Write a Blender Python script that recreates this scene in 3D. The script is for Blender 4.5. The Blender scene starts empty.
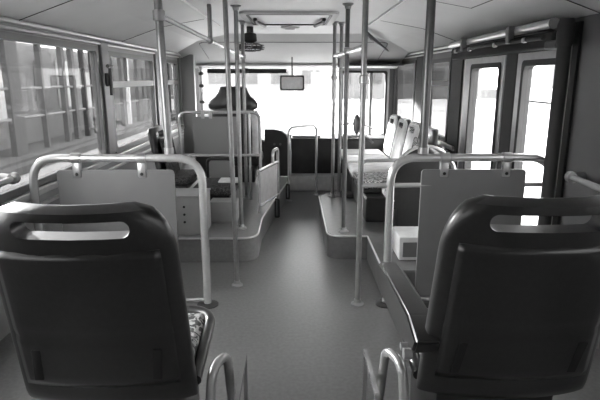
import bpy, bmesh, math, random
from mathutils import Vector, Matrix
random.seed(7)
PI = math.pi
R = math.radians
S = bpy.context.scene
C = S.collection

# ---------------------------------------------------------------- camera, sky, exposure
cd = bpy.data.cameras.new('camera'); cam = bpy.data.objects.new('camera', cd); C.objects.link(cam)
cam.location = (0, 0, 1.15); cam.rotation_euler = (R(90 - 13.3), 0, R(-0.66))
cd.sensor_width = 36; cd.lens = 518 / 600 * 36; cd.clip_start = 0.02; cd.clip_end = 300
S.camera = cam
S.view_settings.view_transform = 'Standard'; S.view_settings.look = 'None'
S.view_settings.gamma = 1; S.view_settings.use_curve_mapping = False
S.view_settings.exposure = 1.9
W = bpy.data.worlds.new('sky'); S.world = W; W.use_nodes = True
bg = W.node_tree.nodes['Background']; bg.inputs[0].default_value = (1, 1, 1, 1); bg.inputs[1].default_value = 6.6
sun = bpy.data.lights.new('sun', 'SUN'); sun.energy = 25.0; sun.angle = R(4)
so = bpy.data.objects.new('sun', sun); C.objects.link(so); so.rotation_euler = Vector((-1, 1.0, .30)).to_track_quat('Z', 'Y').to_euler()
S.cycles.use_denoising = True
S.cycles.max_bounces = 10; S.cycles.diffuse_bounces = 6; S.cycles.transparent_max_bounces = 16

# ---------------------------------------------------------------- materials
def g(v): return (v, v, v, 1)
def mat(name, v, rough=0.5, metal=0.0, v2=None, scale=20.0, bump=0.0, detail=3.0, coat=0.0, spec=0.5, stretch=None):
    m = bpy.data.materials.new(name); m.use_nodes = True
    nt = m.node_tree; b = nt.nodes['Principled BSDF']
    b.inputs['Roughness'].default_value = rough; b.inputs['Metallic'].default_value = metal
    b.inputs['Coat Weight'].default_value = coat; b.inputs['Specular IOR Level'].default_value = spec
    tc = nt.nodes.new('ShaderNodeTexCoord'); n = nt.nodes.new('ShaderNodeTexNoise')
    mp = nt.nodes.new('ShaderNodeMapping')
    if stretch: mp.inputs['Scale'].default_value = stretch
    n.inputs['Scale'].default_value = scale; n.inputs['Detail'].default_value = detail
    nt.links.new(tc.outputs['Object'], mp.inputs[0]); nt.links.new(mp.outputs[0], n.inputs['Vector'])
    cr = nt.nodes.new('ShaderNodeValToRGB'); cr.color_ramp.elements[0].position = .35; cr.color_ramp.elements[1].position = .65
    v2 = v * .88 if v2 is None else v2
    cr.color_ramp.elements[0].color = g(v2); cr.color_ramp.elements[1].color = g(v)
    nt.links.new(n.outputs['Fac'], cr.inputs[0]); nt.links.new(cr.outputs[0], b.inputs['Base Color'])
    if bump:
        bp = nt.nodes.new('ShaderNodeBump'); bp.inputs['Strength'].default_value = bump; bp.inputs['Distance'].default_value = .005
        nt.links.new(n.outputs['Fac'], bp.inputs['Height']); nt.links.new(bp.outputs[0], b.inputs['Normal'])
    return m
def glass(name, tint, gloss, rough=0.0):
    m = bpy.data.materials.new(name); m.use_nodes = True; nt = m.node_tree; nt.nodes.clear()
    o = nt.nodes.new('ShaderNodeOutputMaterial'); mx = nt.nodes.new('ShaderNodeMixShader')
    t = nt.nodes.new('ShaderNodeBsdfTransparent'); t.inputs[0].default_value = g(tint)
    gl = nt.nodes.new('ShaderNodeBsdfGlossy'); gl.inputs['Roughness'].default_value = rough; gl.inputs[0].default_value = g(.9)
    mx.inputs[0].default_value = gloss
    nt.links.new(t.outputs[0], mx.inputs[1]); nt.links.new(gl.outputs[0], mx.inputs[2]); nt.links.new(mx.outputs[0], o.inputs[0])
    return m
def fabric(name, a, b_, scale=28):
    m = bpy.data.materials.new(name); m.use_nodes = True; nt = m.node_tree; b = nt.nodes['Principled BSDF']
    b.inputs['Roughness'].default_value = .9
    tc = nt.nodes.new('ShaderNodeTexCoord'); w = nt.nodes.new('ShaderNodeTexNoise')
    w.inputs['Scale'].default_value = scale; w.inputs['Detail'].default_value = 1.5; w.inputs['Distortion'].default_value = 2.2
    cr = nt.nodes.new('ShaderNodeValToRGB'); cr.color_ramp.elements[0].position = .46; cr.color_ramp.elements[1].position = .56
    cr.color_ramp.elements[0].color = g(a); cr.color_ramp.elements[1].color = g(b_)
    nt.links.new(tc.outputs['Object'], w.inputs['Vector']); nt.links.new(w.outputs['Fac'], cr.inputs[0]); nt.links.new(cr.outputs[0], b.inputs['Base Color'])
    return m
def lit(name, e):
    m = bpy.data.materials.new(name); m.use_nodes = True; b = m.node_tree.nodes['Principled BSDF']
    b.inputs['Base Color'].default_value = g(.8); b.inputs['Emission Color'].default_value = g(1); b.inputs['Emission Strength'].default_value = e
    return m
M = dict(
    strip=lit('strip_cover', 0.0),
    ceiling=mat('ceiling_laminate', .62, .5, v2=.58, scale=3),
    wall=mat('wall_laminate', .25, .5, v2=.22, scale=4),
    wallpanel=mat('wall_panel', .11, .5, v2=.10, scale=5),
    sill=mat('sill_metal', .5, .35, .3),
    floor=mat('floor_vinyl', .16, .36, v2=.13, scale=60, bump=.05, detail=6),
    platform=mat('platform_vinyl', .20, .42, v2=.17, scale=50, bump=.05, detail=6),
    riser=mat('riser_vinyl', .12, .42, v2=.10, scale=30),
    trim=mat('edge_trim', .55, .35, .5),
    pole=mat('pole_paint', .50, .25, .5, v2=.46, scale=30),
    pole2=mat('pole_paint_grey', .26, .28, .5, v2=.22, scale=30),  # plain darker grey than the partition tubes
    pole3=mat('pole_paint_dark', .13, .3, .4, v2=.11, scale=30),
    polelight=mat('handrail_paint', .55, .25, .5, v2=.5, scale=30),
    flange=mat('flange_metal', .35, .35, .6),
    dark=mat('black_plastic', .020, .32, v2=.016, scale=80, bump=.04, coat=.15),
    darkrim=mat('black_plastic_rim', .035, .30, v2=.03, scale=80, coat=.3),
    slot=mat('slot_black', .004, .8),
    rubber=mat('rubber_black', .02, .7),
    blackpanel=mat('black_panel', .025, .45, v2=.018, scale=12),
    panel=mat('partition_board', .12, .42, v2=.11, scale=8),
    panel2=mat('grey_board', .20, .45, v2=.20, scale=8),
    box=mat('grey_box_paint', .27, .5, v2=.24, scale=10),
    whitebox=mat('pale_box_paint', .55, .5, v2=.48, scale=20),
    gframe=mat('aluminium_frame', .36, .35, .5),
    dframe=mat('dark_frame', .03, .5),
    white=mat('white_cloth', .78, .9, v2=.62, scale=14, bump=.3),
    fabric=fabric('patterned_fabric', .05, .45),
    fabric2=fabric('dark_fabric', .02, .07, 40),
    seatgrey=mat('seat_shell_grey', .12, .4),
    hdr=mat('header_laminate', .50, .55, v2=.47, scale=3),
    glassL=glass('tinted_glass', .33, .022),
    glassR=glass('tinted_glass_right', .30, .04),
    glassF=glass('clear_glass', .80, .03),
    glassD=glass('door_glass', .80, .05),
    ext_ground=mat('asphalt', .42, .9, v2=.34, scale=.5),
    ext_wall=mat('render_wall', .30, .9, v2=.22, scale=.4),
    ext_pale=mat('outside_pale', .8, .9, v2=.7, scale=2),
    ext_front=mat('outside_front', .12, .9, v2=.10, scale=.3),
    ext_dark=mat('outside_dark', .06, .8, v2=.04, scale=1),
    ext_mid=mat('outside_mid', .14, .8, v2=.10, scale=1),
    mirror=mat('mirror_reflection_paint', .75, .35, .3),  # pale and half matte: a bright reflection put into the base colour
    lamp=mat('lamp_cover', .7, .3),
)

# ---------------------------------------------------------------- helpers
def link(name, bm, m, parent=None, smooth=True, angle=40):
    me = bpy.data.meshes.new(name); bm.normal_update()
    bmesh.ops.recalc_face_normals(bm, faces=bm.faces[:])
    bm.to_mesh(me); bm.free()
    o = bpy.data.objects.new(name, me); C.objects.link(o); me.materials.append(m)
    if parent: o.parent = parent
    if smooth:
        for p in me.polygons: p.use_smooth = True
        try:
            me.set_sharp_from_angle(angle=R(angle))
        except Exception: pass
    return o
def box(bm, x0, x1, y0, y1, z0, z1, bev=0.0, seg=2, mtx=None):
    r = bmesh.ops.create_cube(bm, size=1)
    vs = r['verts']
    for v in vs:
        v.co = Vector(((x0+x1)/2 + v.co.x*(x1-x0), (y0+y1)/2 + v.co.y*(y1-y0), (z0+z1)/2 + v.co.z*(z1-z0)))
    es = list({e for v in vs for e in v.link_edges})
    if bev:
        rr = bmesh.ops.bevel(bm, geom=es, offset=bev, segments=seg, affect='EDGES', profile=.5)
        vs = list({v for f in rr['faces'] for v in f.verts} | {v for v in vs if v.is_valid})
    if mtx is not None:
        for v in vs: v.co = mtx @ v.co
    return bm
def B(*a, **k): return box(bmesh.new(), *a, **k)
def fillet(pts, r, seg=8):
    pts = [Vector(p) for p in pts]; out = [pts[0]]
    for i in range(1, len(pts)-1):
        a, b, c = pts[i-1], pts[i], pts[i+1]
        d1 = (a-b); d2 = (c-b); l = min(r if not isinstance(r, (list, tuple)) else r[i-1], d1.length*.49, d2.length*.49)
        d1.normalize(); d2.normalize()
        p1 = b + d1*l; p2 = b + d2*l
        for k in range(seg+1):
            t = k/seg; out.append(p1*(1-t)**2 + b*2*t*(1-t) + p2*t*t)
    out.append(pts[-1]); return out
def tube(bm, pts, rad, n=14, closed=False):
    pts = [Vector(p) for p in pts]; N = len(pts); rings = []
    up = None
    for i in range(N):
        if closed: t = pts[(i+1) % N] - pts[i-1]
        else: t = pts[min(i+1, N-1)] - pts[max(i-1, 0)]
        t.normalize()
        if up is None:
            a = Vector((0, 0, 1)) if abs(t.z) < .9 else Vector((1, 0, 0))
            up = (a - t*a.dot(t)).normalized()
        else:
            up = (up - t*up.dot(t)).normalized()
        s = t.cross(up)
        rr = rad if not isinstance(rad, (list, tuple)) else rad[i]
        rings.append([bm.verts.new(pts[i] + up*math.cos(2*PI*k/n)*rr + s*math.sin(2*PI*k/n)*rr) for k in range(n)])
    for i in range(N if closed else N-1):
        a, b = rings[i], rings[(i+1) % N]
        for k in range(n): bm.faces.new((a[k], a[(k+1) % n], b[(k+1) % n], b[k]))
    if not closed:
        bm.faces.new(rings[0][::-1]); bm.faces.new(rings[-1])
    return bm
def T(pts, rad, **k): return tube(bmesh.new(), pts, rad, **k)
def lathe(bm, prof, centre, n=24, axis='Z'):
    rings = []
    for (r, h) in prof:
        ring = []
        for k in range(n):
            a = 2*PI*k/n; p = (r*math.cos(a), r*math.sin(a), h)
            if axis == 'Y': p = (p[0], p[2], p[1])
            if axis == 'X': p = (p[2], p[0], p[1])
            ring.append(bm.verts.new(Vector(centre)+Vector(p)))
        rings.append(ring)
    for i in range(len(rings)-1):
        for k in range(n): bm.faces.new((rings[i][k], rings[i][(k+1) % n], rings[i+1][(k+1) % n], rings[i+1][k]))
    bm.faces.new(rings[0][::-1]); bm.faces.new(rings[-1]); return bm
def prism(bm, poly, axis, a, b):
    """poly: 2D points, swept along axis from a to b. axis X: (y,z); Y: (x,z); Z: (x,y)"""
    def P(p, t): return {'X': (t, p[0], p[1]), 'Y': (p[0], t, p[1]), 'Z': (p[0], p[1], t)}[axis]
    v0 = [bm.verts.new(P(p, a)) for p in poly]; v1 = [bm.verts.new(P(p, b)) for p in poly]
    n = len(poly)
    for i in range(n): bm.faces.new((v0[i], v0[(i+1) % n], v1[(i+1) % n], v1[i]))
    bm.faces.new(v0[::-1]); bm.faces.new(v1); return bm
def thing(name, label, cat, loc=(0, 0, 0), rz=0, group=None):
    o = bpy.data.objects.new(name, None); C.objects.link(o); o.empty_display_size = .05
    o.location = loc; o.rotation_euler = (0, 0, rz); o['label'] = label; o['category'] = cat
    if group: o['group'] = group
    return o
def tag(o, label, cat, group=None):
    o['label'] = label; o['category'] = cat
    if group: o['group'] = group
    return o
def struct(name, bm, m, parent=None, smooth=False):
    o = link(name, bm, m, parent, smooth)
    if parent is None: o['kind'] = 'structure'
    return o
def dup(root, loc, rz, label, group=None):
    r = root.copy(); C.objects.link(r); r.location = loc; r.rotation_euler = (0, 0, rz); r['label'] = label
    if group: r['group'] = group
    for ch in list(root.children):
        c = ch.copy(); C.objects.link(c); c.parent = r
        for gch in ch.children:
            d = gch.copy(); C.objects.link(d); d.parent = c
    return r
def rrect(x0, x1, z0, z1, r, n=5):
    out = []
    for cx, cz, a0 in ((x1-r, z1-r, 0), (x0+r, z1-r, 90), (x0+r, z0+r, 180), (x1-r, z0+r, 270)):
        for k in range(n+1):
            a = R(a0+90*k/n); out.append((cx+r*math.cos(a), cz+r*math.sin(a)))
    return out
def frame_plate(bm, outer, inner, axis, a, b):
    """flat ring between two loops with equal point counts"""
    def P(p, t): return {'X': (t, p[0], p[1]), 'Y': (p[0], t, p[1]), 'Z': (p[0], p[1], t)}[axis]
    n = len(outer); L = []
    for t in (a, b):
        L.append([bm.verts.new(P(p, t)) for p in outer]); L.append([bm.verts.new(P(p, t)) for p in inner])
    oa, ia, ob, ib = L
    for i in range(n):
        j = (i+1) % n
        bm.faces.new((oa[i], oa[j], ia[j], ia[i])); bm.faces.new((ob[i], ib[i], ib[j], ob[j]))
        bm.faces.new((oa[i], ob[i], ob[j], oa[j])); bm.faces.new((ia[i], ia[j], ib[j], ib[i]))
    return bm

# ================================================================ THE SHELL
HW = 1.32          # half width of the cabin
YF, YB = 7.0, -1.6
ZC = 1.58          # flat ceiling
ZT = 1.405         # top of side walls where the cove starts

struct('floor', B(-HW-.02, HW+.02, YB, YF, -.06, 0), M['floor'])
# raised platforms along both sides
def platform(poly, z0, z1, bev):
    bm = prism(bmesh.new(), poly, 'Z', z0, z1)
    es = [e for e in bm.edges if abs(e.verts[0].co.z-z1) < 1e-5 and abs(e.verts[1].co.z-z1) < 1e-5]
    bmesh.ops.bevel(bm, geom=es, offset=bev, segments=3, affect='EDGES'); return bm
def arcpts(cx, cy, r, a0, a1, n=8): return [(cx+r*math.cos(R(a0+(a1-a0)*k/n)), cy+r*math.sin(R(a0+(a1-a0)*k/n))) for k in range(n+1)]
pl = [(-HW, 3.14)] + arcpts(-.235-.12, 3.14+.12, .12, -90, 0) + [(-.235, 3.6), (-.165, 4.2), (-.06, 5.0), (-.06, 5.25), (-HW, 5.25)]
struct('floor_platform_left', platform(pl, .001, .16, .006), M['platform'], smooth=True)
pr = [(HW, 4.45), (.27, 4.45), (.215, 4.35)] + arcpts(.215+.10, 3.18+.10, .10, 180, 270) + [(.47, 3.18), (.47, 2.56), (HW, 2.56)]
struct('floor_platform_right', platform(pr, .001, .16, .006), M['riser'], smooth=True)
# trim strips on the platform edges
t = T(fillet([(-HW+.02, 3.138, .158), (-.235, 3.138, .158), (-.235, 3.6, .158), (-.165, 4.2, .158), (-.06, 5.0, .158)], [.13, .02, .02], 10), .007, n=8)
struct('trim_1', t, M['trim'], smooth=True)
t = T(fillet([(.26, 4.45, .158), (.213, 4.34, .158), (.213, 3.178, .158), (.47, 3.178, .158), (.47, 2.56, .158)], [.03, .10, .01], 10), .006, n=8)
struct('trim_2', t, M['trim'], smooth=True)

def side_wall(s, holes):
    """a wall at x = s*HW with window or door openings; holes: (y0,y1,z0,z1) sorted by y, no overlap"""
    bm = bmesh.new(); x0, x1 = (HW, HW+.05) if s > 0 else (-HW-.05, -HW)
    y = YB
    for (a, b, z0, z1) in holes:
        box(bm, x0, x1, y, a, -.05, ZT+.1)
        if z0 > 0: box(bm, x0, x1, a, b, -.05, z0)
        box(bm, x0, x1, a, b, z1, ZT+.1)
        y = b
    box(bm, x0, x1, y, YF+.05, -.05, ZT+.1)
    return bm
WL = [(-.9, .6, .61, 1.35), (.75, 2.12, .61, 1.35), (2.22, 3.62, .61, 1.35), (3.82, 5.02, .61, 1.33), (5.2, 6.05, .61, 1.33), (6.3, 6.93, .5, 1.33)]
WR = [(-.9, .6, .61, 1.35), (.75, 2.12, .61, 1.35), (2.52, 4.12, .02, 1.30), (4.46, 5.2, .61, 1.31), (5.75, 6.93, .4, 1.33)]
struct('wall_left', side_wall(-1, WL), M['wall'])
struct('wall_right', side_wall(1, WR), M['wallpanel'])
wn = 0
def window(s, y0, y1, z0, z1, gm, slide=None, fm=None):
    global wn; wn += 1
    x = s*(HW+.012); fm = fm or (M['panel'] if s < 0 else M['dframe']); w = .03
    bm = bmesh.new()
    frame_plate(bm, rrect(y0-.004, y1+.004, z0-.004, z1+.004, .02), rrect(y0+w, y1-w, z0+w, z1-w, .03), 'X', x-.022, x+.022)
    if slide:
        box(bm, x-.02, x+.02, y0+w, y1-w, slide-.022, slide+.022)
        ym = y0+.35*(y1-y0)
        if s < 0: box(bm, x-.012, x+.012, ym-.012, ym+.012, slide, z1-w)
    o = struct('window_%d' % wn, bm, fm)
    struct('pane', B(x-.003, x+.003, y0+w-.005, y1-w+.005, z0+w-.005, z1-w+.005), gm, o)
window(-1, *WL[0], M['glassL']); window(-1, *WL[1], M['glassF'])
window(-1, *WL[2], M['glassL'])
window(-1, *WL[3], M['glassL'], 1.10); window(-1, *WL[4], M['glassL'], 1.10); window(-1, *WL[5], M['glassR'])
for h in WR[:2]: window(1, *h, M['glassL'])
window(1, *WR[3], M['glassR'], 1.10); window(1, *WR[4], M['glassR'])
# pale pillars on the left wall, sill strips
for i, (a, b) in enumerate(((3.63, 3.81), (5.04, 5.18), (6.08, 6.28), (2.13, 2.21))):
    struct('trim_%d' % (3+i), B(-HW-.002, -HW+.022, a+.02, b-.02, .62, 1.385, bev=.006), M['panel2'])
for i, s in enumerate((-1, 1)):
    x = s*HW
    y0, y1 = (YB, 6.9) if s < 0 else (4.2, 5.7)
    struct('trim_%d' % (7+i), B(min(x, x-s*.03), max(x, x-s*.03), y0, y1, .565, .60, bev=.006), M['sill'])
    struct('trim_%d' % (9+i), B(min(x, x-s*.02), max(x, x-s*.02), y0, y1, .50, .52, bev=.004), M['sill'])
# gutter trim at the top of both walls
for i, s in enumerate((-1, 1)):
    for k, (zz, r) in enumerate(((1.405, .012), (1.372, .008))):
        y0, y1 = (YB, 6.6) if s < 0 else (4.22, 6.6)
        struct('trim_%d' % (11+2*i+k), T([(s*(HW-.012), y0, zz), (s*(HW-.012), y1, zz)], r, n=10), M['sill'], smooth=True)
# ceiling: flat centre, sloped coves
prof = [(-HW-.05, ZT), (-1.0, ZT+.115), (-.66, ZC), (.66, ZC), (1.0, ZT+.115), (HW+.05, ZT), (HW+.05, ZT+.3), (-HW-.05, ZT+.3)]
struct('ceiling', prism(bmesh.new(), prof, 'Y', YB, YF+.05), M['ceiling'])
for i, s in enumerate((-1, 1)):
    struct('trim_%d' % (15+i), B(s*.625-.005, s*.625+.005, .8, 4.6, ZC-.010, ZC+.004, bev=.003), M['strip'])
# cove seams
for i, (s, y) in enumerate(((-1, 2.6), (-1, 4.1), (1, 2.3), (1, 4.2))):
    struct('trim_%d' % (17+i), T([(s*.67, y, ZC-.002), (s*1.0, y, ZT+.114), (s*1.31, y, ZT+.006)], .002, n=6), M['dframe'], smooth=True)
struct('wall_back', B(-HW, HW, YB-.05, YB, 0, ZC), M['wallpanel'])
# front header sloping from ceiling down to the windscreen
hp = [(5.35, ZC+.02), (5.5, ZC-.01), (5.62, ZC-.06), (6.6, 1.31), (6.72, 1.265), (7.05, 1.265), (7.05, ZC+.02)]
struct('wall_front_header', prism(bmesh.new(), hp, 'X', -1.3, 1.3), M['hdr'], smooth=True)
def hz(y): return ZC-.06 + (1.31-(ZC-.06))*(y-5.62)/(6.6-5.62)
struct('trim_33', T(fillet([(-1.0, 6.35, hz(6.35)), (-1.0, 5.66, hz(5.66)), (1.0, 5.66, hz(5.66)), (1.0, 6.35, hz(6.35))], .1), .005, n=6), M['panel'], smooth=True)
struct('trim_34', B(-1.2, 1.2, 6.56, 6.60, 1.29, 1.312, bev=.006), M['sill'])
# side boxes beside the header (dark wedge, right)
wd = thing('duct_end', 'dark triangular duct end hanging by the right side of the front header', 'duct', (0, 0, 0))
bm = bmesh.new()
tri = [Vector((.62, 4.85, 1.575)), Vector((1.13, 6.25, 1.42)), Vector((.72, 5.05, 1.49))]
a_ = [bm.verts.new(p) for p in tri]; b_ = [bm.verts.new(p+Vector((.015, -.005, 0))) for p in tri]
bm.faces.new(a_); bm.faces.new(b_[::-1])
for i in range(3): bm.faces.new((a_[i], b_[i], b_[(i+1) % 3], a_[(i+1) % 3]))
link('side_plate', bm, M['panel'], wd, False)
link('lower_box', B(.66, 1.3, 6.3, 6.62, 1.285, 1.315, bev=.008), M['dframe'], wd, False)
# front wall below the windscreen and corner posts
struct('wall_front', B(-HW, HW, YF, YF+.05, -.05, .40), M['wall'])
for i, s in enumerate((-1, 1)):
    struct('trim_%d' % (21+i), B(min(s*1.22, s*1.34), max(s*1.22, s*1.34), 6.93, 7.05, .5, 1.5, bev=.02), M['dframe'] if s > 0 else M['gframe'])
wf = struct('window_20', frame_plate(bmesh.new(), rrect(-1.25, 1.25, .36, 1.30, .05), rrect(-1.215, 1.215, .40, 1.275, .06), 'Y', 7.0, 7.03), M['rubber'])
struct('pane', B(-1.225, 1.225, 7.01, 7.016, .39, 1.285), M['glassF'], wf)

# middle door, two leaves (right wall)
def leaf(i, y0, y1, a=.09, b=.09):
    x = HW+.01
    o = struct('door_%d' % i, frame_plate(bmesh.new(), rrect(y0, y1, .03, 1.305, .01), rrect(y0+a, y1-b, .16, 1.225, .03), 'X', x-.02, x+.02), M['gframe'])
    struct('gasket', frame_plate(bmesh.new(), rrect(y0+a-.02, y1-b+.02, .14, 1.245, .03), rrect(y0+a+.012, y1-b-.012, .172, 1.213, .03), 'X', x-.026, x+.026), M['rubber'], o)
    struct('pane', B(x-.003, x+.003, y0+a-.005, y1-b+.005, .155, 1.23), M['glassD'], o)
leaf(1, 2.53, 3.12); leaf(2, 3.31, 4.08, .07, .17)
struct('trim_30', B(HW-.012, HW+.01, 4.14, 4.42, .161, 1.40), M['rubber'])
struct('trim_31', B(HW-.012, HW+.01, 5.24, 5.70, .5, 1.36), M['rubber'])
struct('trim_32', B(HW-.012, HW+.01, 2.465, 2.515, .0, 1.40), M['rubber'])
struct('door_post', B(HW-.01, HW+.04, 3.13, 3.30, .0, 1.31, bev=.01), M['rubber'])
# folded leaf of the front door, standing across the front right corner
fd = struct('door_3', frame_plate(bmesh.new(), rrect(.55, 1.17, .10, 1.262, .02), rrect(.585, 1.14, .2, 1.225, .03), 'Y', 6.50, 6.54), M['polelight'])
struct('gasket', frame_plate(bmesh.new(), rrect(.58, 1.145, .19, 1.23, .03), rrect(.602, 1.123, .22, 1.205, .03), 'Y', 6.495, 6.545), M['rubber'], fd)
struct('mullion', B(.93, .965, 6.497, 6.54, .2, 1.22), M['gframe'], fd)
struct('pane', B(.58, 1.145, 6.517, 6.523, .195, 1.23), M['glassF'], fd)

# ================================================================ DOOR GEAR above the middle door
dm = thing('door_mechanism', 'dark folding door mechanism with pale cover bar above the middle door', 'door mechanism', (0, 0, 0))
link('cover_bar', T([(1.22, 2.54, 1.398), (1.22, 4.15, 1.392)], .026, n=14), M['pole'], dm)
link('housing', B(1.215, 1.315, 2.53, 4.14, 1.285, 1.365, bev=.01), M['slot'], dm, False)
link('drive_rod', T([(1.185, 2.56, 1.335), (1.185, 3.3, 1.345), (1.185, 4.0, 1.335)], .012, n=10), M['rubber'], dm)
for y in (2.95, 3.75):
    link('bracket', B(1.165, 1.20, y-.02, y+.02, 1.33, 1.42, bev=.005), M['panel'], dm, False)
for y in (2.75, 3.15, 3.6, 3.9):
    link('bolt', lathe(bmesh.new(), [(.012, -.012), (.015, 0), (.012, .012)], (1.178, y, 1.335), 10, 'X'), M['flange'], dm)
sh = thing('door_shaft', 'thick black turning shaft at the near edge of the middle door', 'door shaft', (1.235, 2.47, 0))
link('shaft', T([(0, -.02, 0.002), (0, -.02, 1.40)], .030, n=16), M['rubber'], sh)
link('top_bearing', lathe(bmesh.new(), [(.032, 0), (.038, .02), (.038, .09), (.03, .12)], (0, -.02, 1.29), 16), M['rubber'], sh)
link('arm', B(-.03, .04, .0, .12, 1.28, 1.32, bev=.008), M['dframe'], sh, False)

# ================================================================ POLES
def pole(name, label, x, y, z0, z1, r=.015, m=None, extra=(), lean=(0, 0), ff=2.4):
    p = thing(name, label, 'grab pole', (x, y, z0))
    m = m or M['pole2']
    top = (lean[0], lean[1], z1-z0)
    link('tube', T([(0, 0, .0), top], r, n=16), m, p)
    link('base_flange', lathe(bmesh.new(), [(r*ff, 0), (r*ff, .006), (r*min(ff, 1.5), .014), (r*min(ff, 1.25), .03)], (0, 0, 0), 20), M['flange'], p)
    link('top_flange', lathe(bmesh.new(), [(r*1.25, -.03), (r*1.5, -.014), (r*2.4, -.006), (r*2.4, 0)], top, 20), M['flange'], p)
    for (z, rr, h) in extra:
        f = z/(z1-z0)
        link('collar', lathe(bmesh.new(), [(r*1.05, -h/2), (rr, -h/2+.004), (rr, h/2-.004), (r*1.05, h/2)], (lean[0]*f, lean[1]*f, z), 16), M['flange'], p)
    return p
pole('grab_pole', 'thick pole rising from the top tube of the left partition to the ceiling', -.605, 2.5, .79, ZC, .019, extra=((.635, .028, .05),), lean=(-.012, 0), ff=1.2)
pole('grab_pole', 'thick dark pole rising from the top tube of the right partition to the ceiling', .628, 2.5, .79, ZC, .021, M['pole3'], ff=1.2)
pole('grab_pole', 'slim aisle pole with its round foot on the open floor left of the aisle', -.325, 2.76, 0, ZC, .013, lean=(-.02, 0))
pole('grab_pole', 'slim pole standing near the left platform edge, just right of the aisle pole', -.355, 3.36, .16, ZC, .014)
pole('grab_pole', 'slim pole behind the driver barrier, ending at the ceiling beside the fan', -.40, 4.245, .16, ZC, .014, extra=((1.15, .022, .04),))
pe = pole('grab_pole', 'slim aisle pole with its round foot on the open floor right of the aisle', .328, 2.50, 0, ZC, .014, extra=((1.14, .02, .04),))
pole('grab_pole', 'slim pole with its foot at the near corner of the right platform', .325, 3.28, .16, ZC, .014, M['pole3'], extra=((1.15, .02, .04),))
pole('grab_pole', 'leftmost pole at the far corner of the right platform', .325, 4.30, .16, ZC, .014, extra=((.99, .022, .03),))
pole('grab_pole', 'pole beside the far corner pole on the right platform, with a pale clamp', .385, 4.36, .16, ZC, .014, extra=((1.12, .028, .10),))

sr = thing('seat_rail', 'pair of thin horizontal rails between the far corner pole and the white covered seats', 'rail', (0, 0, 0))
link('lower_rail', T(fillet([(.40, 4.37, .66), (.62, 4.44, .66), (.68, 4.46, .60)], .05), .010, n=10), M['pole3'], sr)
link('upper_rail', T(fillet([(.40, 4.375, .77), (.58, 4.44, .77), (.68, 4.46, .72)], .06), .007, n=10), M['polelight'], sr)
fb = tag(link('foot_block', B(.405, .50, 4.24, 4.40, .161, .19, bev=.01), M['dframe']), 'small black block on the right platform at the feet of the far corner poles', 'block')
cr = thing('card_reader', 'dark rounded reader clamped to the left side of the right aisle pole', 'card reader', (.303, 2.51, .98))
bm = bmesh.new(); bmesh.ops.create_uvsphere(bm, u_segments=20, v_segments=12, radius=1)
for v in bm.verts: v.co = Vector((v.co.x*.018, v.co.y*.02, v.co.z*.048))
bm2 = link('body', bm, M['panel'], cr)
link('clamp', T([(0, 0, -.01), (.012, -.004, -.01)], .012, n=10), M['flange'], cr)
cr.location.z = .93

# ceiling handrails
hr = thing('ceiling_handrail', 'pale overhead handrail on the left running from the thick pole to the driver barrier pole', 'handrail', (0, 0, 0))
link('rail', T([(-.61, 2.50, 1.425), (-.405, 4.20, 1.312)], .012, n=14), M['polelight'], hr)
hr = thing('ceiling_handrail', 'pale overhead handrail on the right between the aisle pole and the far corner pole', 'handrail', (0, 0, 0))
link('rail', T([(.328, 2.505, 1.29), (.325, 4.29, 1.32)], .013, n=14), M['polelight'], hr)
link('clamp', T([(.325, 4.27, 1.32), (.385, 4.35, 1.32)], .017, n=12), M['polelight'], hr)
st = thing('roof_bracket', 'short grey bracket hanging from the ceiling left of the slim poles', 'bracket', (-.508, 3.30, 0))
link('arm', B(-.013, .013, -.012, .012, 1.37, ZC, bev=.006), M['pole2'], st)
link('clamp', T([(0, -.02, 1.367), (0, .02, 1.365)], .02, n=14), M['flange'], st)

# ================================================================ PARTITIONS
def partition(s, label, xo, xi, px0, px1, clips, cross):
    Y = 2.50; zt = .770; r = .020
    p = thing('partition', label, 'partition', (s*xi, Y, 0))
    ox = s*xi
    def X(v): return s*v-ox
    link('hoop', T(fillet([(X(xo), 0, .0), (X(xo), 0, zt), (X(xi), 0, zt), (X(xi), 0, .0)], .13, 10), r, n=18), M['pole'], p)
    a, b = sorted((X(px0), X(px1)))
    link('panel', prism(bmesh.new(), rrect(a, b, .05, .712, .018), 'Y', -.006, .006), M['panel'], p, False)
    for c in clips:
        cx = X(c)
        k = link('clip', B(cx-.020, cx+.020, -.014, .014, .675, .75, bev=.006), M['flange'], p)
        tube_ = T([(cx-.022, 0, zt), (cx+.022, 0, zt)], r+.006, n=18); link('clip_ring', tube_, M['flange'], k)
        link('screw', lathe(bmesh.new(), [(.007, -.019), (.008, -.016), (.008, -.013)], (cx, 0, .693), 12, 'Y'), M['slot'], k)
    a2, b2 = sorted((X(px0), X(xo)))
    link('lower_bar', T([(X(xo), 0, .03), (X(xi), 0, .03)], .010, n=12), M['pole'], p)
    if cross: link('crossbar', T([(X(.328), 0, .632), (X(xo), 0.016, .632)], .012, n=12), M['polelight'], p)
    for q in (xi, xo):
        link('foot', lathe(bmesh.new(), [(.055, .001), (.055, .006), (.03, .014)], (X(q), 0, 0), 24), M['dframe'], p)
    return p
partition(-1, 'rounded tube partition with a hung grey board in front of the left seat', 1.275, .45, 1.155, .585, (1.055, .740), False)
partition(1, 'rounded tube partition with a hung grey board in front of the right seat', 1.27, .475, 1.14, .625, (.735, 1.04), True)

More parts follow.
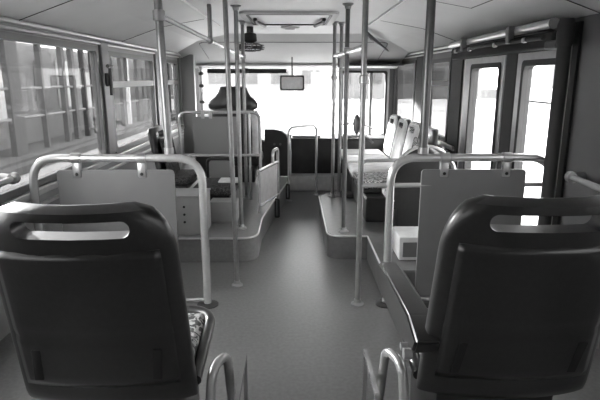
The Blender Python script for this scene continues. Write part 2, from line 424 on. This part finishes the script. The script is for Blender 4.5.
# wall grab rails by the near seats
for s, lab in ((-1, 'short wall grab rail with round end bracket, left wall beside the seat'), (1, 'short wall grab rail with round end bracket, right wall beside the door')):
    w = thing('wall_grab_rail', lab, 'grab rail', (s*1.26, 2.22, .71))
    link('rail', T(fillet([(0, .07, 0), (0, -1.1, -.03)], .05), .015, n=14), M['pole'], w)
    link('bracket', T([(0, .06, 0), (s*.058, .09, 0)], .022, n=14), M['flange'], w)
    link('cap', lathe(bmesh.new(), [(.012, -.02), (.026, -.014), (.026, .014), (.012, .02)], (0, .08, 0), 18, 'Y'), M['flange'], w)
link('upright', T([(-.0, -.075, -.16), (-.0, -.075, .22)], .016, n=12), M['polelight'], bpy.data.objects['wall_grab_rail'])

# ================================================================ FOREGROUND SEATS
def sp(v, e): return math.copysign(abs(v)**e, v)
def loft_shell(rows, n=40, e=.55):
    """rows: (z, cx, cy, halfwidth, halfthick, wrap)"""
    bm = bmesh.new(); rings = []
    for (z, cx, cy, w, t, wr) in rows:
        ring = []
        for k in range(n):
            a = 2*PI*k/n; x = w*sp(math.cos(a), e); y = t*sp(math.sin(a), e)
            u = x/max(w, 1e-6)
            ring.append(bm.verts.new((cx+x, cy+y+wr*u*u, z)))
        rings.append(ring)
    for i in range(len(rings)-1):
        for k in range(n): bm.faces.new((rings[i][k], rings[i][(k+1) % n], rings[i+1][(k+1) % n], rings[i+1][k]))
    bm.faces.new(rings[0][::-1]); bm.faces.new(rings[-1]); return bm
def boolcut(o, cutter):
    md = o.modifiers.new('b', 'BOOLEAN'); md.object = cutter; md.operation = 'DIFFERENCE'; md.solver = 'EXACT'
    dg = bpy.context.evaluated_depsgraph_get(); dg.update()
    me = bpy.data.meshes.new_from_object(o.evaluated_get(dg)); o.modifiers.clear(); o.data = me
    bpy.data.objects.remove(cutter)
    for p in me.polygons: p.use_smooth = True
    me.set_sharp_from_angle(angle=R(40))
def lean(z): return 1.13 - (z-.46)*.22       # y of the backrest centre line
def hwid(z, zt=.908):
    w = .214 - .012*max(0, (z-.42)/.49)
    rx, rz = .075, .13
    if z > zt-rz: w = w - rx + rx*math.sqrt(max(1-((z-(zt-rz))/rz)**2, 0))
    return w
def big_seat(s, cx, label, armrest):
    dz = -.012 if s < 0 else 0
    seat = thing('bus_seat', label, 'seat', (cx, 0, dz))
    rows = []; zb, zt = .375, .908
    for k in range(41):
        z = zb + (zt-zb)*k/40
        w = hwid(z)
        th = .030
        d = zt-z
        if d < .02: th = .030*math.sqrt(max(1-((.02-d)/.02)**2, .02))
        if z < zb+.02: th *= .6+.4*(z-zb)/.02
        rows.append((z, 0, lean(z), max(w, .02), th, .035))
    sh_ = link('backrest_shell', loft_shell(rows, 56, .5), M['dark'], seat)
    cb = prism(bmesh.new(), rrect(-.122, .122, .838, .876, .018, 6), 'Y', .8, 1.3)
    c_ = link('cut', cb, M['dark'])
    c_.location = (cx, 0, dz); bpy.context.view_layer.update()
    boolcut(sh_, c_)
    # raised field on the back of the shell
    def fieldrow(z, hw, off): return z
    bmf = bmesh.new(); N = 24; zs = [.44+(.805-.44)*k/20 for k in range(21)]; vs = []
    for z in zs:
        hw = hwid(z)-.028
        row = []
        for q in range(N+1):
            u = -1+2*q/N; x = hw*u; w = hw+.03
            edge = min(1, (1-abs(u))/.06, (z-.44)/.012, (.805-z)/.012)
            crease = -.0035*math.exp(-((z-.585)/.005)**2)
            y = lean(z)-.0305+.035*(x/w)**2*.98 + .004 - .0048*max(edge, 0)**.5 - crease
            row.append(bmf.verts.new((x, y, z)))
        vs.append(row)
    for i in range(20):
        for q in range(N): bmf.faces.new((vs[i][q], vs[i][q+1], vs[i+1][q+1], vs[i+1][q]))
    fo = link('back_panel', bmf, M['dark'], seat, angle=70)
    sm = fo.modifiers.new('s', 'SOLIDIFY'); sm.thickness = .004; sm.offset = 0
    for (xx, sl) in ((-.14, .03), (.14, .05)):
        bs = bmesh.new(); box(bs, -.011, .011, -.003, .003, -.045, .045, bev=.003)
        for v in bs.verts: v.co.x += v.co.z*.12; v.co.y -= v.co.z*.22; v.co += Vector((xx, lean(.50)-.0325+.035*(xx/.24)**2, .505))
        link('clip_slot', bs, M['slot'], seat)
    # front upholstery, cushion
    rows = [(z, 0, lean(z)+.04, .165+.02*math.sin((z-.5)/.3*PI), .022, .02) for z in [.50+.30*k/14 for k in range(15)]]
    link('backrest_pad', loft_shell(rows, 32, .6), M['fabric'], seat)
    bc = bmesh.new(); box(bc, -.19, .19, 1.17, 1.50, .405, .452, bev=.02, seg=4)
    link('cushion', bc, M['fabric'], seat)
    rim = fillet([(-.205, 1.2, .40), (-.205, 1.52, .445), (.205, 1.52, .445), (.205, 1.2, .40)], .08, 8)
    link('seat_rim', T(rim, .016, n=12), M['darkrim'], seat)
    link('seat_pan', B(-.19, .19, 1.19, 1.50, .37, .41, bev=.02), M['dark'], seat)
    link('pedestal', B(-.16, .16, 1.20, 1.48, .001-dz, .39, bev=.02), M['dark'], seat)
    # tube loop and flat foot frame on the aisle side
    a = -s
    link('side_loop', T(fillet([(a*.235, 1.16, .16), (a*.245, 1.22, .42), (a*.275, 1.30, .42), (a*.275, 1.40, .12)], .06, 8), .013, n=12), M['pole'], seat)
    link('foot_frame', frame_plate(bmesh.new(), rrect(1.22, 1.46, .10, .33, .01), rrect(1.235, 1.445, .12, .315, .01), 'X', a*.302, a*.314), M['pole'], seat, False)
    if armrest:
        ar = bmesh.new()
        pr_ = [(1.10, .545), (1.13, .50), (1.30, .47), (1.60, .46), (1.66, .475), (1.675, .52), (1.65, .545), (1.5, .555), (1.2, .57)]
        prism(ar, pr_, 'X', a*.245, a*.180)
        bmesh.ops.bevel(ar, geom=ar.edges[:], offset=.007, segments=3, affect='EDGES')
        link('armrest', ar, M['dark'], seat)
        for yy, rr in ((1.14, .014), (1.175, .010)):
            link('hinge_bolt', lathe(bmesh.new(), [(rr, a*.02), (rr, 0), (rr*.7, -a*-.004)], (a*.243, yy, .495), 16, 'X'), M['flange'], seat)
    return seat
big_seat(-1, -.462, 'black shell bus seat with slotted top seen from behind, lower left', False)
big_seat(1, .528, 'black shell bus seat with dark armrest seen from behind, lower right', True)

# ================================================================ SMALL SEATS along the walls and driver area
def side_seat(label, y, s, cover):
    """seat facing the aisle; backrest near x = s*.92"""
    o = thing('side_seat', label, 'seat', (s*.92 if s > 0 else -.96, y, .16))
    def rows(z0, z1, w, t, top):
        out = []
        for k in range(17):
            z = z0+(z1-z0)*k/16; ww = w
            rc = .05
            if z > z1-rc: ww = w-rc+math.sqrt(max(rc*rc-(z-z1+rc)**2, 0))
            out.append((z, 0, -(z-z0)*.18, ww, t, -.01))
        return out
    def rot(bm):   # local y(thickness) -> world x*s ; local x(width) -> world y
        for v in bm.verts: v.co = Vector((-s*v.co.y, v.co.x, v.co.z))
        return bm
    shl = link('backrest_shell', rot(loft_shell(rows(.20, .63, .195, .022, 1), 32, .6)), M['darkrim'], o)
    cb = prism(bmesh.new(), rrect(-.11, .11, .55, .60, .022, 5), 'X', -.3, .3); c_ = link('cut', cb, M['dark']); c_.location = o.location
    bpy.context.view_layer.update(); boolcut(shl, c_)
    if cover:
        cv = rot(loft_shell([(z, 0, yy-.003, w*.93, t+.007, wr) for (z, cx, yy, w, t, wr) in rows(.26, .622, .195, .022, 1)], 32, .6))
        cvo = link('white_cover', cv, M['white'], o)
        cb = prism(bmesh.new(), rrect(-.11, .11, .55, .60, .022, 5), 'X', -.3, .3); c_ = link('cut', cb, M['dark']); c_.location = o.location
        bpy.context.view_layer.update(); boolcut(cvo, c_)
    else:
        bp = bmesh.new(); box(bp, -s*.055-.012, -s*.055+.012, -.16, .16, .24, .55, bev=.01)
        for v in bp.verts: v.co.x += s*(v.co.z-.2)*.18
        link('backrest_pad', bp, M['fabric'] if s > 0 else M['fabric2'], o)
    x0, x1 = sorted((-s*.04, -s*(.46 if s > 0 else .19)))
    link('cushion', B(x0, x1, -.195, .195, .215, .275, bev=.022, seg=4), M['white'] if cover else (M['fabric'] if s > 0 else M['fabric2']), o)
    link('seat_pan', B(x0+.01, x1-.01, -.20, .20, .185, .215, bev=.01), M['dark'], o)
    return o
side_seat('white covered side seat on the right, farthest of the three toward the windscreen', 5.12, 1, True)
side_seat('white covered side seat on the right, middle one of the three', 4.68, 1, True)
side_seat('white covered side seat on the right, nearest of the three to the partition', 4.24, 1, True)
ns = side_seat('patterned side seat against the right wall, next behind the white covered ones', 3.80, 1, False)
side_seat('dark side seat with a slotted back against the left wall behind the driver barrier', 3.93, -1, False)
link('armrest', T(fillet([(-.05, -.20, .30), (-.05, -.20, .43), (-.44, -.20, .42), (-.46, -.20, .27)], .04), .012, n=10), M['pole'], ns)

# forward facing seat with pale arched rim
fs = thing('arched_seat', 'dark seat back with a pale arched rim behind the right partition', 'seat', (.80, 3.16, .16))
rows = []
for k in range(21):
    z = .18+.40*k/20; ww = .19*math.sqrt(max(1-max(0, (z-.36)/.225)**2, .01)); rows.append((z, 0, -.1*(z-.2), ww, .02, .02))
link('backrest', loft_shell(rows, 32, .7), M['dark'], fs)
link('rim', T([(.20*math.cos(R(a)), -.035, .36+.225*math.sin(R(a))) for a in range(0, 181, 10)], .011, n=10), M['polelight'], fs)
link('cushion', B(-.2, .2, .0, .33, .21, .27, bev=.02), M['fabric'], fs)
link('pedestal', B(-.14, .14, .06, .3, .0, .22, bev=.01), M['dark'], fs)

# boxes under the side seats
bx = thing('seat_box', 'dark box base under the row of right side seats', 'seat base', (0, 0, 0))
link('casing', B(.50, 1.30, 3.50, 4.44, .161, .34, bev=.01), M['blackpanel'], bx, False)
link('edge_strip', B(.494, .506, 3.5, 4.42, .325, .343, bev=.003), M['trim'], bx, False)
bx = thing('seat_box', 'dark box base beyond the platform under the farthest side seats', 'seat base', (0, 0, 0))
link('casing', B(.50, 1.30, 4.47, 5.35, .001, .34, bev=.01), M['blackpanel'], bx, False)
bx = thing('seat_box', 'dark box base under the left side seat beside the low seat', 'seat base', (0, 0, 0))
link('casing', B(-1.30, -.86, 3.74, 4.12, .161, .34, bev=.01), M['blackpanel'], bx, False)

# low rear facing seat with black loop back
ls = thing('low_seat', 'low dark seat with a black loop back in front of the driver barrier', 'seat', (-.60, 3.92, .16))
link('backrest_pad', prism(bmesh.new(), rrect(-.085, .085, .20, .345, .03), 'Y', .20, .23), M['panel2'], ls, False)
link('loop', T(fillet([(-.095, .2, .12), (-.095, .2, .355), (.095, .2, .355), (.095, .2, .12)], .035), .012, n=10), M['dark'], ls)
link('cushion', B(-.15, .17, -.24, .19, .15, .21, bev=.025, seg=3), M['fabric2'], ls)
link('white_cloth', B(.02, .19, -.05, .12, .208, .222, bev=.006), M['white'], ls)
link('pedestal', B(-.13, .12, -.17, .15, .0, .16, bev=.01), M['dark'], ls)

gb = thing('storage_box', 'grey box with bolted side on the left platform behind the partition', 'box', (-.79, 3.32, .16))
link('body', B(-.22, .22, -.12, .12, .0, .25, bev=.008), M['box'], gb)
link('lid', B(-.225, .225, -.125, .125, .25, .262, bev=.004), M['box'], gb)
for z in (.09, .14, .19): link('bolt', lathe(bmesh.new(), [(.007, -.006), (.008, 0), (.007, .003)], (.09, -.12, z), 10, 'Y'), M['slot'], gb)
lr = thing('storage_box', 'low grey box at the left platform centre below the low seat', 'box', (-.50, 3.58, .16))
link('body', B(-.09, .10, -.08, .06, .0, .15, bev=.008), M['box'], lr)
wb = thing('heater_box', 'small pale box with a darker face beside the right partition leg', 'box', (.66, 2.84, .16))
link('body', B(-.08, .14, -.12, .10, .0, .135, bev=.008), M['whitebox'], wb)
link('front_face', B(-.06, .12, -.126, -.118, .02, .105, bev=.003), M['panel'], wb)

# ================================================================ DRIVER AREA
ds = thing('cab_chair', 'tall black driver seat with winged headrest facing the windscreen', 'driver seat', (-.56, 4.88, .16))
rows = []
for (z, w, t) in ((.24, .205, .05), (.30, .215, .06), (.5, .215, .06), (.66, .20, .055), (.70, .19, .055), (.72, .18, .05)):
    rows.append((z, 0, -(z-.24)*.1, w, t, .03))
link('backrest', loft_shell(rows, 36, .55), M['dark'], ds)
rows = []
for (z, w, t) in ((.70, .20, .03), (.715, .225, .045), (.75, .23, .05), (.785, .21, .05), (.82, .165, .048), (.86, .14, .045), (.895, .13, .04), (.91, .10, .025)):
    rows.append((z, 0, -.05, w, t, .03))
link('headrest', loft_shell(rows, 36, .65), M['dark'], ds)
link('pale_bolster', T([(.205, -.045, .28), (.21, -.06, .5), (.195, -.075, .69)], .036, n=12), M['white'], ds)
link('cushion', B(-.24, .24, .02, .48, .16, .26, bev=.03, seg=3), M['dark'], ds)
link('base', B(-.18, .18, .05, .42, .0, .165, bev=.01), M['dark'], ds)

db = thing('driver_barrier', 'tube barrier with grey board standing behind the driver seat', 'barrier', (-.56, 4.20, .16))
link('hoop', T(fillet([(-.36, 0, 0), (-.36, 0, .72), (.285, 0, .72), (.285, 0, .0)], .07, 8), .013, n=12), M['polelight'], db)
link('crossbar', T(fillet([(-.36, -.01, .24), (-.30, -.01, .375), (.285, -.01, .375)], .05, 6), .012, n=12), M['polelight'], db)
link('middle_upright', T([(.20, 0, .0), (.20, 0, .72)], .011, n=12), M['polelight'], db)
link('panel', B(-.25, .12, -.004, .004, .385, .685, bev=.002), M['panel2'], db, False)
for x in (-.17, -.11):
    link('clip', B(x-.012, x+.012, -.016, .010, .67, .735, bev=.003), M['flange'], db, False)

# slanted gate between driver and aisle
ga = thing('driver_gate', 'slanted tube gate with pale board on the aisle side of the driver', 'gate', (-.26, 3.76, .16))
q = Vector((.126, .47, 0))
link('top_rail', T([(0, 0, .32), tuple(q+Vector((0, 0, .315)))], .012, n=12), M['polelight'], ga)
link('bottom_rail', T([(0, 0, .055), tuple(q+Vector((0, 0, .04)))], .010, n=12), M['polelight'], ga)
link('near_post', T([(0, 0, .0), (0, 0, .32)], .010, n=12), M['polelight'], ga)
link('post_hoop', T(fillet([tuple(q*.72+Vector((0, 0, .31))), tuple(q*.72+Vector((0, 0, .42))), tuple(q+Vector((0, 0, .425))), tuple(q+Vector((0, 0, -.158)))], .04, 6), .013, n=12), M['polelight'], ga)
bm = bmesh.new(); n_ = q.normalized().cross(Vector((0, 0, 1)))*.004
vv = [Vector((0, 0, .06)), q*.93+Vector((0, 0, .045)), q*.93+Vector((0, 0, .31)), Vector((0, 0, .31))]
a_ = [bm.verts.new(v+n_) for v in vv]; b_ = [bm.verts.new(v-n_) for v in vv]
bm.faces.new(a_); bm.faces.new(b_[::-1])
for i in range(4): bm.faces.new((a_[i], b_[i], b_[(i+1) % 4], a_[(i+1) % 4]))
link('board', bm, M['whitebox'], ga, False)
link('foot_loop', frame_plate(bmesh.new(), rrect(q.x-.030, q.x+.012, -.155, .01, .012), rrect(q.x-.018, q.x+.0, -.143, -.002, .008), 'Y', q.y-.03, q.y-.015), M['dframe'], ga, False)

ft = thing('front_hoop', 'pale rounded tube hoop standing on the floor before the black front panel', 'hoop rail', (-.05, 4.98, 0))
link('hoop', T(fillet([(0, -.16, 0.002), (.0, -.16, .70), (.27, .10, .70), (.27, .10, 0.002)], .07, 8), .012, n=12), M['polelight'], ft)
link('foot_loop', frame_plate(bmesh.new(), rrect(-.03, .008, .02, .17, .012), rrect(-.018, -.004, .035, .155, .006), 'Y', -.16-.012, -.16+.002), M['dframe'], ft, False)
for p_ in ((0, -.16), (.27, .10)): link('foot_flange', lathe(bmesh.new(), [(.028, 0), (.028, .006), (.016, .014)], (p_[0], p_[1], .001), 16), M['flange'], ft)

dc = thing('dashboard', 'black rounded dashboard hood with two small dials beside the driver', 'dashboard', (0, 0, 0))
pf = [(-.30, .161), (-.04, .161), (-.035, .42), (-.05, .52), (-.08, .585), (-.13, .625), (-.20, .64), (-.30, .64)]
link('hood', prism(bmesh.new(), pf, 'Y', 5.26, 5.9), M['blackpanel'], dc)
for x in (-.20, -.14): link('dial', lathe(bmesh.new(), [(.012, -.012), (.012, 0), (.008, .004)], (x, 5.265, .49), 14, 'Y'), M['panel'], dc)
link('pale_edge', T([(-.037, 5.25, .165), (-.032, 5.25, .42), (-.047, 5.25, .525), (-.078, 5.25, .588), (-.13, 5.25, .628)], .007, n=8), M['sill'], dc)
tag(link('instrument_shelf', B(-1.15, -.33, 5.98, 6.55, .001, .46, bev=.04), M['blackpanel']), 'wide dark instrument shelf under the windscreen in front of the driver', 'shelf')
fp = thing('front_barrier', 'low black panel across the front under the windscreen', 'panel', (0, 0, 0))
link('face', B(-.03, 1.28, 5.40, 5.46, .162, .52, bev=.01), M['blackpanel'], fp, False)
link('top_shelf', B(-.03, 1.28, 5.38, 5.7, .52, .535, bev=.006), M['blackpanel'], fp, False)
link('pale_ledge', B(-.02, .28, 5.44, 5.6, .536, .555, bev=.008), M['box'], fp, False)
struct('front_step', B(-.055, HW-.02, 5.26, 5.62, .001, .16, bev=.01), M['whitebox'])
sw = thing('steering_wheel', 'black steering wheel in front of the driver seat', 'steering wheel', (-.62, 5.72, .62))
mt = Matrix.Rotation(R(-35), 4, 'X')
link('rim', T([mt @ Vector((.2*math.cos(2*PI*k/36), .2*math.sin(2*PI*k/36), 0)) for k in range(36)], .013, n=8, closed=True), M['dark'], sw)
link('hub', T([mt @ Vector((0, 0, .0)), mt @ Vector((0, 0, -.08))], .03, n=10), M['dark'], sw)
for a in (90, 210, 330): link('spoke', T([(0, 0, 0), mt @ Vector((.2*math.cos(R(a)), .2*math.sin(R(a)), 0))], .008, n=8), M['dark'], sw)
link('column', T([(0, .0, -.05), (0, .10, -.30), (0, .10, -.619)], .025, n=10), M['dark'], sw)

vs_ = thing('sun_visor', 'long dark sun visor strip along the top left of the windscreen', 'sun visor', (0, 6.62, 1.25))
link('blade', B(-1.07, -.09, -.015, .015, -.05, .005, bev=.008), M['dframe'], vs_, False)
link('mount', B(-.62, -.56, -.02, .02, -.05, .012, bev=.006), M['dframe'], vs_, False)
mi = thing('interior_mirror', 'rectangular grey rear view mirror hanging at the top of the windscreen', 'mirror', (-.02, 6.1, 1.09))
link('frame', frame_plate(bmesh.new(), rrect(-.14, .14, -.085, .085, .02), rrect(-.122, .122, -.068, .068, .015), 'Y', -.012, .012), M['dframe'], mi, False)
link('glass', B(-.125, .125, -.005, .005, -.07, .07), M['mirror'], mi, False)
link('stem', T([(.0, .0, .08), (.0, .12, .29)], .008, n=8), M['dframe'], mi)
cp = thing('cab_curtain', 'tall narrow grey curtain board on the left wall beside the driver cab', 'curtain', (-1.305, 6.18, .55))
link('board', prism(bmesh.new(), [(0, -.28), (.15, -.28), (.15, .87), (0, .81)], 'Y', -.03, .03), M['panel2'], cp, False)
link('edge_strip', B(.146, .158, -.033, .033, -.28, .85, bev=.003), M['gframe'], cp, False)
vp = thing('cab_post', 'slim pale upright with dark clips at the left edge of the windscreen', 'post', (-1.165, 6.70, .5))
link('upright', T([(0, 0, 0), (0, 0, .78)], .02, n=12), M['polelight'], vp)
for z in (.35, .55, .70): link('clip', lathe(bmesh.new(), [(.022, -.02), (.032, -.012), (.032, .012), (.022, .02)], (0, 0, z), 12), M['dframe'], vp)

# ================================================================ CEILING THINGS
ht = thing('roof_hatch', 'rectangular roof hatch with dark bent handles in the ceiling centre', 'roof hatch', (-.03, 4.05, ZC))
link('frame', frame_plate(bmesh.new(), rrect(-.34, .34, -.40, .42, .05), rrect(-.29, .29, -.36, .36, .04), 'Z', -.016, .0), M['hdr'], ht, False)
link('lid', B(-.285, .285, -.355, .355, -.010, .0, bev=.004), M['ceiling'], ht, False)
link('gasket', frame_plate(bmesh.new(), rrect(-.295, .295, -.365, .365, .04), rrect(-.28, .28, -.35, .35, .04), 'Z', -.019, .0), M['dframe'], ht, False)
for s in (-1, 1): link('handle', T(fillet([(s*.25, -.1, -.02), (s*.25, -.02, -.03), (s*.20, .28, -.03)], .03), .014, n=10), M['dframe'], ht)
cl = thing('ceiling_lamp', 'small oval ceiling lamp just behind the roof hatch', 'lamp', (-.03, 4.75, ZC))
link('ring', lathe(bmesh.new(), [(.085, 0), (.085, -.008), (.06, -.016)], (0, 0, 0), 28), M['hdr'], cl)
link('cover', lathe(bmesh.new(), [(.055, -.014), (.045, -.024), (.02, -.028)], (0, 0, 0), 28), M['lamp'], cl)
fn = thing('fan', 'small dark fan hanging from the ceiling above the driver', 'fan', (-.38, 4.72, ZC))
link('mount', T([(0, 0, 0), (0, 0, -.05)], .03, n=14), M['dframe'], fn)
link('motor', lathe(bmesh.new(), [(.03, -.05), (.055, -.06), (.06, -.12), (.03, -.14)], (0, 0, 0), 18), M['blackpanel'], fn)
cage = bmesh.new()
for rr, z in ((.05, -.205), (.09, -.20), (.12, -.19), (.125, -.175), (.12, -.155), (.08, -.142)):
    tube(cage, [(rr*math.cos(2*PI*k/24), rr*math.sin(2*PI*k/24), z) for k in range(24)], .003, n=6, closed=True)
for k in range(12):
    a = 2*PI*k/12; tube(cage, [(r_*math.cos(a), r_*math.sin(a), z) for r_, z in ((.05, -.205), (.12, -.19), (.12, -.155), (.05, -.14))], .0025, n=5)
link('cage', cage, M['dframe'], fn)
for k in range(4):
    m_ = Matrix.Rotation(k*PI/2, 4, 'Z') @ Matrix.Rotation(R(20), 4, 'X')
    bl = bmesh.new(); box(bl, .015, .105, -.035, .035, -.002, .002, bev=.0015, mtx=Matrix.Translation((0, 0, -.172)) @ m_)
    link('blade', bl, M['dframe'], fn, False)
ap = thing('access_panel', 'rectangular access panel in the right ceiling cove', 'access panel', (0, 0, 0))
def cove(x): return ZC + (ZT+.115-ZC)*(x-.66)/.34 if x < 1.0 else ZT+.115 - .115*(x-1.0)/.37
bm = bmesh.new()
for (x0, x1, y0, y1) in ((.70, .98, 2.32, 2.33), (.70, .98, 3.0, 3.01), (.70, .708, 2.32, 3.01), (.972, .98, 2.32, 3.01)):
    v = [bm.verts.new((x, y, cove(x)-dz)) for dz in (-.001, .004) for (x, y) in ((x0, y0), (x1, y0), (x1, y1), (x0, y1))]
    for f in ((0, 1, 2, 3), (4, 5, 6, 7), (0, 1, 5, 4), (1, 2, 6, 5), (2, 3, 7, 6), (3, 0, 4, 7)): bm.faces.new([v[i] for i in f])
link('seam', bm, M['dframe'], ap, False)
bm = bmesh.new()
v = [bm.verts.new((x, y, cove(x)-dz)) for dz in (-.001, .003) for (x, y) in ((.708, 2.33), (.972, 2.33), (.972, 3.0), (.708, 3.0))]
for f in ((0, 1, 2, 3), (4, 5, 6, 7), (0, 1, 5, 4), (1, 2, 6, 5), (2, 3, 7, 6), (3, 0, 4, 7)): bm.faces.new([v[i] for i in f])
link('lid', bm, M['ceiling'], ap, False)
cl = thing('round_vent', 'small dark round knob in the right ceiling cove beyond the access panel', 'vent', (.90, 2.08, cove(.90)))
link('knob', lathe(bmesh.new(), [(.03, .004), (.03, -.01), (.016, -.03)], (0, 0, 0), 18), M['blackpanel'], cl)

eh = thing('emergency_hammer', 'black emergency hammer in a holder on the left window pillar', 'hammer', (-1.285, 3.70, 1.14))
link('holder', B(-.012, .012, -.03, .03, -.05, .04, bev=.006), M['dframe'], eh)
link('handle', T([(.02, -.01, -.11), (.02, -.01, .08)], .012, n=10), M['dark'], eh)
link('head', T([(.02, -.05, .085), (.02, .03, .085)], .013, n=10), M['dark'], eh)

# ================================================================ OUTSIDE
struct('ground', B(-60, 60, -30, 90, -.62, -.60), M['ext_ground'])
struct('sidewalk', B(-9, -5.0, -30, 60, -.60, -.45), M['ext_mid'])
def building(label, x0, x1, y0, y1, h, wallm, cols, rows_, face):
    o = thing('building', label, 'building', ((x0+x1)/2, (y0+y1)/2, -.45))
    dx, dy = (x1-x0)/2, (y1-y0)/2
    link('wall', B(-dx, dx, -dy, dy, 0, h), wallm, o, False)
    link('cornice', B(-dx-.2, dx+.2, -dy-.2, dy+.2, h, h+.3), M['ext_wall'], o, False)
    for c in range(cols):
        for r_ in range(rows_):
            z = .9+r_*2.9
            if face == 'Y':
                w = 2*dx/cols; cx = -dx+w*(c+.5); link('window', B(cx-w*.28, cx+w*.28, -dy-.05, -dy+.05, z, z+1.5), M['ext_dark'], o, False)
            else:
                w = 2*dy/cols; cy = -dy+w*(c+.5); sx = dx if face == 'X' else -dx
                link('window', B(sx-.05, sx+.05, cy-w*.28, cy+w*.28, z, z+1.5), M['ext_dark'], o, False)
    return o
building('pale building straight ahead beyond the windscreen', -18, 22, 62, 70, 7.5, M['ext_front'], 11, 2, 'Y')
building('long grey building beyond the left windows', -46, -38, 3, 80, 6, M['ext_mid'], 16, 2, 'X')
building('pale building beyond the right door', 17, 25, 0, 42, 7, M['ext_wall'], 16, 3, '-X')
fa = thing('shelter', 'long pale shelter wall with posts and dark gaps beyond the left windows', 'shelter', (-5.6, 0, -.6))
link('back_wall', B(-.9, -.8, 1, 26, .151, 2.5), M['ext_wall'], fa, False)
link('roof_beam', B(-.25, .05, 1, 26, 2.5, 2.72), M['ext_pale'], fa, False)
link('kerb', B(-1.0, .36, 1, 26, .151, .20), M['ext_mid'], fa, False)
yy = 1.6; k = 0
rnd = random.Random(3)
while yy < 25:
    w = rnd.choice((.10, .16, .3, .45)); mm = rnd.choice(('ext_pale', 'ext_pale', 'ext_mid', 'ext_dark'))
    link('post', B(-.08, .04, yy, yy+w, .18, 2.5, bev=.01), M[mm], fa, False)
    if k % 2 == 0: link('notice_board', B(-.78, -.72, yy+w+.1, yy+w+.9, rnd.uniform(.7, 1.0), rnd.uniform(1.7, 2.2)), M[rnd.choice(('ext_pale', 'ext_dark', 'ext_wall'))], fa, False)
    yy += w+rnd.uniform(.35, 1.0); k += 1
for z in (.75, 1.35): link('rail', T([(-.02, 1.2, z+.18), (-.02, 25.5, z+.18)], .03, n=8), M['ext_wall'], fa)
def car(label, x, y, rz, m):
    o = thing('car', label, 'car', (x, y, -.6), rz)
    pr_ = [(-2.1, .3), (2.1, .3), (2.15, .7), (1.3, .85), (.7, 1.35), (-1.0, 1.38), (-1.7, .9), (-2.1, .85)]
    bm = prism(bmesh.new(), pr_, 'Y', -.8, .8); bmesh.ops.bevel(bm, geom=bm.edges[:], offset=.06, segments=2, affect='EDGES')
    link('body', bm, m, o)
    link('glazing', prism(bmesh.new(), [(-1.35, .9), (1.0, .9), (.62, 1.27), (-.95, 1.3)], 'Y', -.81, .81), M['ext_dark'], o, False)
    for xx in (-1.3, 1.35):
        for yy in (-.74, .74): link('wheel', lathe(bmesh.new(), [(.28, -.1), (.32, -.06), (.32, .06), (.28, .1)], (xx, yy, .32), 20, 'Y'), M['rubber'], o)
car('parked car outside the left windows', -3.6, 22, R(90), M['ext_mid'])
sg = thing('roadside_sign', 'square roadside board on a thin post ahead of the windscreen', 'sign', (1.3, 34, -.6))
link('post', T([(0, 0, 0), (0, 0, 2.2)], .06, n=10), M['ext_mid'], sg); link('board', B(-.2, 2.0, -.05, .05, 1.2, 2.1), M['ext_mid'], sg, False)
lp = thing('lamp_post', 'thin lamp post ahead seen below the interior mirror', 'lamp post', (.12, 30, -.6))
link('post', T([(0, 0, 0), (0, 0, 6)], .07, n=10), M['ext_mid'], lp); link('arm', T([(0, 0, 6), (1.2, 0, 6.2)], .05, n=8), M['ext_mid'], lp)
wl = link('boundary_wall', B(-26, 26, 44, 44.3, -.6, .2), M['ext_front'], None, False); tag(wl, 'low boundary wall across the street ahead', 'wall')
